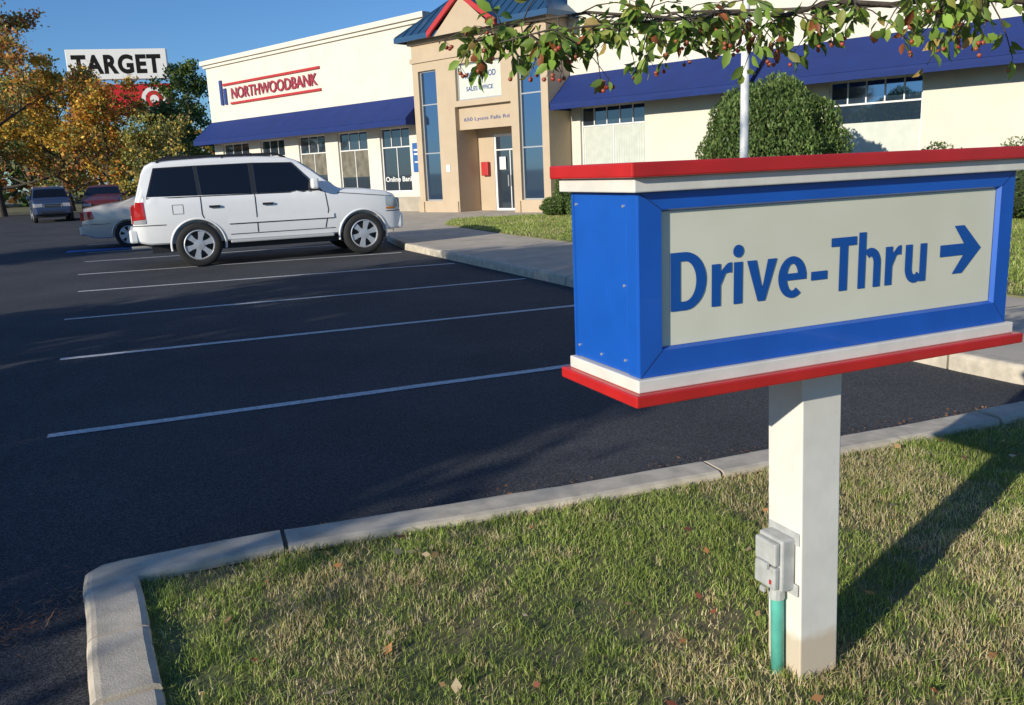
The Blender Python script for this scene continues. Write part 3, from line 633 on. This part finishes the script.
def suv(name,loc,az,paint,rail=M_black):
    belt=1.31
    wins=[[(.33,1.37),(1.22,1.36),(1.19,1.90),(.50,1.88)],[(1.29,1.36),(2.22,1.35),(2.21,1.92),(1.26,1.90)],[(2.31,1.35),(3.55,1.35),(3.04,1.90),(2.31,1.92)]]
    e,h=car(name,loc,az,5.22,2.06,suvtop,suvbot,belt,.24,(1.15,4.38),.425,paint,wins,(3.20,3.84),(.105,.25),{})
    for q in [[(1.225,1.36),(1.285,1.36),(1.255,1.90),(1.195,1.90)],[(2.225,1.35),(2.305,1.35),(2.305,1.92),(2.215,1.92)]]: h['patch']('pillar_trim',q,M_black,.004,nu=2)
    h['seam']('window_top_trim',[(.48,1.89),(1.2,1.91),(2.3,1.925),(3.05,1.91)],w=.022,off=.006)
    h['seam']('a_pillar_trim',[(3.05,1.91),(3.58,1.345)],w=.022,off=.006); h['seam']('d_pillar_trim',[(.49,1.89),(.31,1.36)],w=.022,off=.006)
    for x in (1.26,2.27): h['seam']('door_seam',[(x,1.33),(x,1.0),(x+(.16 if x<2 else 0),.60)],w=.018)
    h['seam']('door_seam_front',[(3.64,1.32),(3.68,.95),(3.60,.60)],w=.018); h['seam']('rocker_seam',[(1.75,.585),(3.80,.585)],w=.014)
    h['seam']('side_moulding',[(1.74,.84),(3.78,.84)],w=.09,off=.018,m=paint); h['seam']('moulding_shadow',[(1.74,.788),(3.78,.788)],w=.022,off=.009,m=M_black)
    h['seam']('belt_trim',[(.30,1.34),(3.60,1.335)],w=.02,off=.007)
    h['seam']('bumper_seam',[(.0,.84),(.60,.84)],w=.016); h['seam']('front_bumper_seam',[(4.88,.86),(5.20,.86)],w=.016)
    h['seam']('hood_seam',[(3.88,1.285),(5.02,1.16)],w=.013)
    h['seam']('fuel_door',[(.74,1.03),(.93,1.03),(.93,1.20),(.74,1.20),(.74,1.03)],w=.008)
    for nm,x in(('door_handle_rear',1.40),('door_handle_front',2.40)):
        V=[(a,s_*(h['hw'](a,1.1)+o),z) for s_ in(-1,1) for o in(0.003,.035) for z in(1.12,1.16) for a in(x,x+.2)]
        F=[tuple(i+k for i in q) for k in(0,8) for q in [(0,1,3,2),(4,6,7,5),(0,4,5,1),(2,3,7,6),(0,2,6,4),(1,5,7,3)]]; mk(nm,V,F,M_black,e)
    for s_ in(-1,1):
        y=s_*(h['hw'](3.5,1.4)+.13)
        multibox('mirror',[(3.36,3.51,min(y-.11,y+.11),max(y-.11,y+.11),1.38,1.59)],paint,e,.04)
        y=s_*.78; V=[];F=[]; tube(V,F,[(.55,y,2.0),(.68,y,2.085),(2.75,y,2.10),(2.95,y,2.02)],[.022]*4,8)
        tube(V,F,[(1.75,y,2.03),(1.75,y,2.09)],[.02]*2,6); mk('roof_rail',V,F,rail,e)
    V=[];F=[]
    for x in(1.2,2.3): tube(V,F,[(x,-.78,2.11),(x,.78,2.11)],[.018]*2,6)
    mk('roof_cross_bars',V,F,rail,e)
    h['patch']('tail_lamp',[(.03,.94),(.25,.96),(.24,1.28),(.10,1.28)],M_redlamp,.008,nu=5,nv=5); h['patch']('tail_lamp_clear',[(.03,.87),(.25,.88),(.25,.955),(.03,.935)],M_clear,.009)
    for s_ in(-1,1):
        a,b=sorted((s_*.88,s_*.72)); multibox('tail_lamp_rear',[(.005,.1,a,b,.88,1.2)],M_redlamp,e,.01)
    multibox('rear_bumper',[(-.07,.1,-.9,.9,.52,.78)],paint,e,.04); multibox('rear_bumper_pad',[(-.085,-.068,-.8,.8,.70,.76)],M_black,e,.005); multibox('rear_plate',[(-.01,.04,-.26,.26,.86,1.01)],M_white,e)
    h['patch']('head_lamp',[(4.88,.96),(5.15,.92),(5.11,1.12),(4.88,1.18)],M_clear,.008); h['patch']('side_marker',[(4.88,.90),(5.08,.90),(5.08,.94),(4.88,.94)],M_amber,.010)
    for s_ in(-1,1):
        a,b=sorted((s_*.90,s_*.5)); multibox('head_lamp_front',[(5.02,5.20,a,b,.90,1.12)],M_clear,e,.02)
    multibox('grille',[(5.07,5.22,-.46,.46,.86,1.12)],M_chrome,e,.02); multibox('grille_slots',[(5.21,5.227,-.42,.42,.89,.96),(5.21,5.227,-.42,.42,1.0,1.07)],M_black,e)
    multibox('front_bumper',[(5.04,5.28,-.88,.88,.48,.82)],paint,e,.07); multibox('bumper_intake',[(5.27,5.285,-.6,.6,.54,.64)],M_black,e)
    for s_ in(-1,1):
        a,b=sorted((s_*.82,s_*1.03)); multibox('running_board',[(1.74,3.76,a,b,.42,.47)],M_mould,e,.015)
    multibox('underbody',[(.3,4.9,-.75,.75,.30,.48)],M_black,e)
    V=[];F=[]; tube(V,F,[(-.06,-.6,.42),(.4,-.6,.42)],[.03,.03],8); mk('exhaust',V,F,M_alu,e)
    return e
suv('white_suv',(-7.38,17.22),67.6,M_pw)
s2=suv('navy_suv',(-24.2,46.4),150,M_pblue,M_alu); s2.scale=(.82,.86,.82)
sedtop=[(0,.6),(.03,.75),(.08,1.0),(.5,1.08),(.9,1.12),(1.02,1.15),(1.75,1.47),(2.1,1.51),(2.7,1.50),(3.0,1.42),(3.75,1.05),(4.3,.97),(4.85,.83),(4.97,.66),(5.0,.5)]
sedbot=[(0,.38),(.3,.27),(4.6,.27),(5.0,.36)]
def sedan(name,loc,az,paint):
    wins=[[(1.32,1.06),(1.72,1.05),(1.80,1.36),(1.62,1.34)],[(1.78,1.05),(2.45,1.04),(2.45,1.40),(1.85,1.38)],[(2.52,1.04),(3.52,1.02),(2.98,1.35),(2.52,1.40)]]
    e,h=car(name,loc,az,5.0,1.86,sedtop,sedbot,1.0,.42,(1.05,3.95),.33,paint,wins,(3.03,3.68),(1.05,1.68),{})
    h['seam']('door_seam',[(1.75,1.0),(1.6,.6),(1.7,.35)]); h['seam']('door_seam_b',[(2.48,1.0),(2.48,.35)]); h['seam']('door_seam_c',[(3.55,1.0),(3.5,.35)])
    h['seam']('bumper_seam',[(.0,.62),(.66,.62)]); h['patch']('tail_lamp',[(.03,.72),(.3,.76),(.26,.94),(.06,.94)],M_redlamp,.008)
    for s_ in(-1,1):
        a,b=sorted((s_*.83,s_*.40)); multibox('tail_lamp_rear',[(-.005,.08,a,b,.72,.92)],M_redlamp,e,.01)
        y=s_*.98; multibox('mirror',[(3.3,3.42,min(y-.08,y+.08),max(y-.08,y+.08),1.0,1.12)],paint,e,.03)
        a,b=sorted((s_*.83,s_*.45)); multibox('head_lamp',[(4.8,4.985,a,b,.58,.72)],M_clear,e,.02)
    multibox('rear_bumper',[(-.06,.1,-.82,.82,.36,.58)],paint,e,.04); multibox('plate',[(-.012,.03,-.26,.26,.74,.88)],M_white,e)
    multibox('front_bumper',[(4.9,5.04,-.8,.8,.32,.52)],paint,e,.04)
    return e
sd_=sedan('beige_sedan',(-11.3,23.3),67,M_pbeige); sd_.scale=(1.05,1.05,1.05)
md=sedan('maroon_sedan',(-22.4,49.6),160,M_pmar); md.scale=(1.05,1.05,1.12)

# ------------------------------------------------------------ trees
def tree(name,loc,h,rad_,seed,pal,nleaf,ls,trunk=.16,lo=.28,clump=.45,nl=11,lean=0,thin=.7):
    rs=random.Random(seed); e=empty(name,(*loc,0)); V=[];F=[]; terms=[]
    pts=[Vector((0,0,-.1))]; nseg=8
    for i in range(1,nseg+1): pts.append(Vector((pts[-1].x+rs.uniform(-.05,.05)*h*.3+lean*h/nseg,pts[-1].y+rs.uniform(-.05,.05)*h*.3,h*.93*i/nseg)))
    tr=[trunk*(1.25 if i==0 else 1)*(1-i/nseg)**.8+.015 for i in range(nseg+1)]; tube(V,F,pts,tr,9)
    def at(t):
        x=t*nseg; i=min(int(x),nseg-1); return pts[i].lerp(pts[i+1],x-i),tr[i]+(tr[i+1]-tr[i])*(x-i)
    def grow(p0,d,L,r0,lev):
        P=[p0];d=d.copy(); n=4
        for i in range(n):
            d=(d+Vector((rs.gauss(0,.16),rs.gauss(0,.16),rs.gauss(.06,.1)))).normalized(); P.append(P[-1]+d*L/n)
        R_=[r0*(1-i/n*.75) for i in range(n+1)]; tube(V,F,P,R_,5 if lev else 6)
        if lev>=2: terms.extend([P[2],P[3],P[4]]); return
        for k in range(5 if lev==0 else 4):
            t=rs.uniform(.3,1); i=min(int(t*n),n-1); q=P[i].lerp(P[i+1],t*n-i)
            dd=(d+Vector((rs.gauss(0,.75),rs.gauss(0,.75),rs.gauss(.1,.5)))).normalized(); grow(q,dd,L*rs.uniform(.38,.6),r0*.45,lev+1)
        terms.append(P[-1])
    for k in range(nl):
        t=lo+(1-lo)*.97*(k+rs.random()*.6)/nl; q,rr=at(min(t,.99)); a=k*2.4+rs.uniform(-.4,.4); u=(t-lo)/(1-lo)
        L=rad_*(math.sqrt(max(.05,1-((u-.35)/.75)**2)))*rs.uniform(.75,1.1); up=.25+u*1.1
        grow(q,Vector((cos(a),sin(a),up)).normalized(),L,rr*.55,0)
    mk('trunk',V,F,M_bark,e,smooth=True)
    T=np.array([t[:] for t in terms]); N=nleaf; keep=rng.random(len(T))<thin; T=T[keep]; ti=rng.integers(0,len(T),N); P=T[ti]+rng.normal(0,clump*.42,(N,3))*np.array([1,1,.6])
    P[:,2]=np.maximum(P[:,2],h*.08)
    cidx=(rng.integers(0,len(pal),len(T)))[ti]; mixr=rng.random(N)<.25; cidx=np.where(mixr,rng.integers(0,len(pal),N),cidx)
    leaves('foliage',P,ls*rng.uniform(.7,1.3,N),pickcols(N,pal,.25,cidx),e,aspect=.7)
    return e
ORG=[(.60,.24,.06),(.66,.36,.08),(.46,.17,.06),(.28,.20,.06)]
YEL=[(.78,.50,.08),(.70,.40,.06),(.58,.42,.08),(.30,.32,.08)]
GRN=[(.12,.20,.05),(.15,.23,.06),(.09,.15,.04),(.24,.26,.07)]
OLV=[(.26,.28,.09),(.38,.30,.11),(.17,.20,.06)]
def pos(ratio,Y): return (ratio*Y,Y)
tree('autumn_tree',pos(-.575,56),14.5,4.3,1,ORG[:3]+OLV,8500,.24,.25,lo=.12,clump=.8,thin=.85)
tree('autumn_tree',pos(-.625,60),14.5,5.0,2,OLV+ORG[:2],8500,.24,.25,lo=.12,clump=.8,thin=.85)
tree('autumn_tree',pos(-.495,62),8.6,3.6,3,YEL,9500,.24,.22,lo=.12,clump=.75)
tree('autumn_tree',pos(-.445,58),6.9,3.3,4,YEL[:2]+ORG[:1]+[(.18,.2,.05)],8500,.22,.2,lo=.12,clump=.7)
tree('green_tree',pos(-.354,70),9.6,3.0,5,GRN,7500,.26,.2,lo=.1,clump=.7)
tree('green_tree',pos(-.375,66),6.5,2.6,6,GRN+OLV[:1],6000,.24,.2,lo=.08,clump=.7)
tree('olive_shrub_tree',pos(-.385,56),4.2,2.6,7,YEL[2:]+OLV,6000,.18,.1,lo=.06,clump=.6)
tree('green_tree',pos(-.535,72),9.5,4.0,8,GRN+OLV,7000,.28,.25,lo=.1,clump=.9)
tree('roadside_tree',(-13.0,-3.4),7.0,3.3,11,GRN+OLV,13000,.22,.2,lo=.22,clump=.75,thin=1)
tree('roadside_tree',(-16.2,-1.6),6.6,3.1,12,GRN+ORG[:1],13000,.22,.2,lo=.22,clump=.75,thin=1)
tree('roadside_tree',(-10.3,-4.6),4.9,1.6,13,OLV,4600,.17,.13,lo=.3,clump=.6)
tree('roadside_tree',(-11.9,-2.6),4.8,1.9,15,GRN+OLV,6500,.18,.13,lo=.25,clump=.6,thin=1)
tree('roadside_tree',(-24.5,8.5),6.0,3.0,14,ORG+OLV,9000,.22,.2,lo=.25,clump=.8)
N=34000; th=rng.uniform(rad(-62),rad(70),N); rr=rng.uniform(95,120,N); hgt=4+4*vnoise(th*40+100,rr*.0+3,1.0,21)+2*vnoise(th*160+100,rr*0+9,1.0,22)
P=np.stack([np.sin(th)*rr,np.cos(th)*rr,rng.random(N)**.8*hgt],1); ci=(vnoise(th*60+100,rr*.1,1,23)*6.99).astype(int)
pal=[GRN[0],OLV[0],ORG[0],GRN[2],YEL[2],ORG[3],OLV[1]]
leaves('distant_trees',P,rng.uniform(.7,1.4,N),pickcols(N,pal,.25,ci)*.8)

# pylon store sign
M_sred2=mat('store_red',(.55,.02,.03),.7,spec=.2)
py=empty('store_pylon_sign',(-32.9,78,0),rad(12))
box('left_pole',-3.0,-2.7,-.15,.15,0,10.5,M_alu,py); box('right_pole',2.7,3.0,-.15,.15,0,10.5,M_alu,py)
box('main_panel',-4.0,4.1,-.3,.3,10.6,13.1,M_white,py,.05)
text('main_lettering','TARGET',-3.6,11.05,7.2,1.6,-.31,M_mattblack,py,.045,1.12)
box('second_panel',-4.0,4.1,-.28,.28,7.6,10.2,M_sred2,py,.05)
V=[];F=[]
for r0,r1 in((.72,1.05),(0.001,.36)):
    k=len(V)
    for j in range(32):
        t=2*pi*j/32; V+=[(2.7+r0*cos(t),-.29,8.9+r0*sin(t)),(2.7+r1*cos(t),-.29,8.9+r1*sin(t))]
    for j in range(32): a=k+2*j; b_=k+2*((j+1)%32); F.append((a,a+1,b_+1,b_))
mk('bullseye',V,F,M_white,py)

# shrubs
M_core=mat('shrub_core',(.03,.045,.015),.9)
def shrub(name,loc,rx,h,n,ls,pal,droop=0,seed=0):
    e=empty(name,(*loc,.14)); N=n; d=unit(rng.normal(size=(N,3))); d[:,2]=np.abs(d[:,2])
    lump=1+.05*np.sin(d[:,0]*9+seed)+.05*np.sin(d[:,1]*11+seed*2)+.04*np.sin(d[:,2]*13)
    rr=(rng.random(N)**.15)*lump
    z0=h*.45; P=np.stack([d[:,0]*rx*rr,d[:,1]*rx*rr,np.where(rng.random(N)<.5,z0+d[:,2]*(h-z0)*rr,z0-d[:,2]*z0*rr*.95)],1)
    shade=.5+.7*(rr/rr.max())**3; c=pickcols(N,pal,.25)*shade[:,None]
    leaves('foliage',P,ls*rng.uniform(.7,1.3,N),c,e,aspect=.4,droop=droop)
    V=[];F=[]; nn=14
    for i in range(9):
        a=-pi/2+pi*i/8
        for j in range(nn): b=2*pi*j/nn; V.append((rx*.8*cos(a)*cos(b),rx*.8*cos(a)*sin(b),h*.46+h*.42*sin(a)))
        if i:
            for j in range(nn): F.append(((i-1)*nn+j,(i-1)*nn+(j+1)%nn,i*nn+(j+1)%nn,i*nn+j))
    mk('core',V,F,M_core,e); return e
SH=[(.12,.20,.05),(.17,.26,.07),(.09,.15,.04),(.20,.26,.08)]
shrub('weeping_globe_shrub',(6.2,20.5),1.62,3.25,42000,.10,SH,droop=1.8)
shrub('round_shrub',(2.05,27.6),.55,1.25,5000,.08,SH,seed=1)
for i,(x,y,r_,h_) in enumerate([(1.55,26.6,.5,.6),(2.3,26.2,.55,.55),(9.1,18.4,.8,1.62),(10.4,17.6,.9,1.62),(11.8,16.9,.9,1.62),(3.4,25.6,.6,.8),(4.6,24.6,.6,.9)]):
    shrub('clipped_shrub',(x,y),r_,h_,4500,.08,SH,seed=i)

# lamp post
lp=empty('lamp_post',(3.55,13.0,.14)); V=[];F=[]; tube(V,F,[(0,0,0),(0,0,5.0)],[.065,.055],14); mk('pole',V,F,M_white,lp,smooth=True)
V,F=lathe([(.16,0),(.16,.03),(.1,.06),(.1,.2),(.07,.24)],16,'z'); mk('pole_base',V,F,M_white,lp)
multibox('bracket',[(-.28,.0,-.03,.03,3.78,3.84),(-.30,-.16,-.09,.09,3.86,4.05),(-.03,.5,-.03,.03,4.85,4.91),(.4,.9,-.14,.14,4.80,4.94)],M_alu,lp,.01)

# ------------------------------------------------------------ fruit tree overhead
ft=empty('crabapple_tree',(3.2,3.25,.09)); V=[];F=[]; rs=random.Random(5)
tube(V,F,[(0,0,-.05),(.02,.0,.6),(-.05,.02,1.2),(-.1,0,1.75),(-.05,.05,2.4),(.05,.1,3.2),(0,.1,4.0)],[.11,.085,.075,.07,.055,.035,.01],10)
tw=[]
def limb(path,r0,r1,k):
    n=len(path); tube(V,F,path,[r0+(r1-r0)*i/(n-1) for i in range(n)],7)
    for _ in range(k):
        t=rs.random()*(n-1); i=int(t); q=Vector(path[i]).lerp(Vector(path[i+1]),t-i); tw.append(q)
def off(x,y,z): return (x-3.2,y-3.25,z-.09)
main=[off(3.1,3.25,1.8),off(2.6,3.2,2.0),off(2.2,3.1,2.08),off(1.74,3.0,2.07),off(1.5,3.02,2.10),off(1.3,3.0,2.075),off(1.1,2.97,2.09),off(.95,2.98,2.055),off(.75,3.02,2.075),off(.62,3.0,2.06),off(.3,2.98,2.09),off(.08,3.0,2.07),off(-.1,3.0,2.01)]
limb(main,.015,.003,115)
limb([off(2.2,3.1,2.08),off(1.9,2.85,2.09),off(1.5,2.7,2.11),off(1.2,2.65,2.09)],.007,.003,40)
limb([off(1.3,3.0,2.075),off(1.0,3.15,2.10),off(.7,3.3,2.13),off(.4,3.4,2.14)],.006,.003,30)
limb([off(.62,3.0,2.06),off(.4,2.9,2.04),off(.15,2.85,2.02),off(.0,2.85,1.99)],.005,.002,20)
nlow=len(tw)
for k in range(16):
    a=k*2.4; z=2.4+k*.09; L=rs.uniform(1.0,1.7)*(1-k*.03); limb([(0,0,z),(cos(a)*L*.5,sin(a)*L*.5,z+.3),(cos(a)*L,sin(a)*L,z+.5)],.025,.005,20)
LP=[];LA=[];BR=[]
for i,q in enumerate(tw):
    d=Vector((rs.gauss(0,1),rs.gauss(0,.8),rs.gauss(-.15,.6))).normalized(); L=rs.uniform(.06,.26)
    P=[q]
    for s_ in range(3): d=(d+Vector((0,0,-.3))).normalized(); P.append(P[-1]+d*L/3)
    tube(V,F,P,[.003,.0025,.002,.0012],4)
    for _ in range(rs.randint(5,10)):
        t=rs.random()**.7*3; j=min(int(t),2); qq=P[j].lerp(P[j+1],t-j); dd=(d*.6+Vector((rs.gauss(0,.7),rs.gauss(0,.7),rs.gauss(-.5,.5)))).normalized(); LP.append(qq+dd*.015); LA.append(dd)
    if rs.random()<.5:
        for _ in range(rs.randint(1,3)):
            c=P[-1]+Vector((rs.gauss(0,.014),rs.gauss(0,.014),-rs.uniform(.02,.04))); tube(V,F,[P[-1],c],[.0009,.0009],3); BR.append(c)
mk('trunk',V,F,M_bark,ft,smooth=True)
N=len(LP); P=np.array([q[:] for q in LP]); A=np.array([q[:] for q in LA]); B=unit(np.cross(A,rng.normal(size=(N,3)))); C=np.cross(A,B); s_=rng.uniform(.035,.068,(N,1)); W_=s_*.27
VV=np.stack([P,P+A*s_*.3+B*W_*.85+C*W_*.3,P+A*s_*.65+B*W_*.8+C*W_*.3,P+A*s_-C*s_*.1,P+A*s_*.65-B*W_*.8+C*W_*.3,P+A*s_*.3-B*W_*.85+C*W_*.3,P+A*s_*.33,P+A*s_*.66],1).reshape(-1,3)
o=np.arange(N)*8
FF=np.concatenate([np.stack([o,o+1,o+6],1),np.stack([o,o+6,o+5],1),np.stack([o+1,o+2,o+7],1),np.stack([o+1,o+7,o+6],1),np.stack([o+6,o+7,o+4],1),np.stack([o+6,o+4,o+5],1),np.stack([o+2,o+3,o+7],1),np.stack([o+7,o+3,o+4],1)])
lc=pickcols(N,[(.20,.32,.05),(.26,.36,.07),(.15,.24,.05),(.32,.34,.08),(.42,.30,.09),(.36,.12,.05)],.2,rng.choice(6,N,p=[.32,.25,.22,.10,.05,.06]))
npmesh('foliage',VV,FF,M_leaf,np.repeat(lc,8,0),ft)
V=[];F=[]
for c in BR:
    v,fc=lathe([(.0005,-.007),(.0055,-.0045),(.0078,.001),(.0055,.005),(.0005,.007)],8,'z'); k=len(V); V+=[(c.x+a,c.y+b_,c.z+d_) for a,b_,d_ in v]; F+=[tuple(i+k for i in q) for q in fc]
mk('berries',V,F,mat('berry',(.36,.04,.03),.35,c2=(.30,.12,.05),vscale=30),ft,smooth=True)
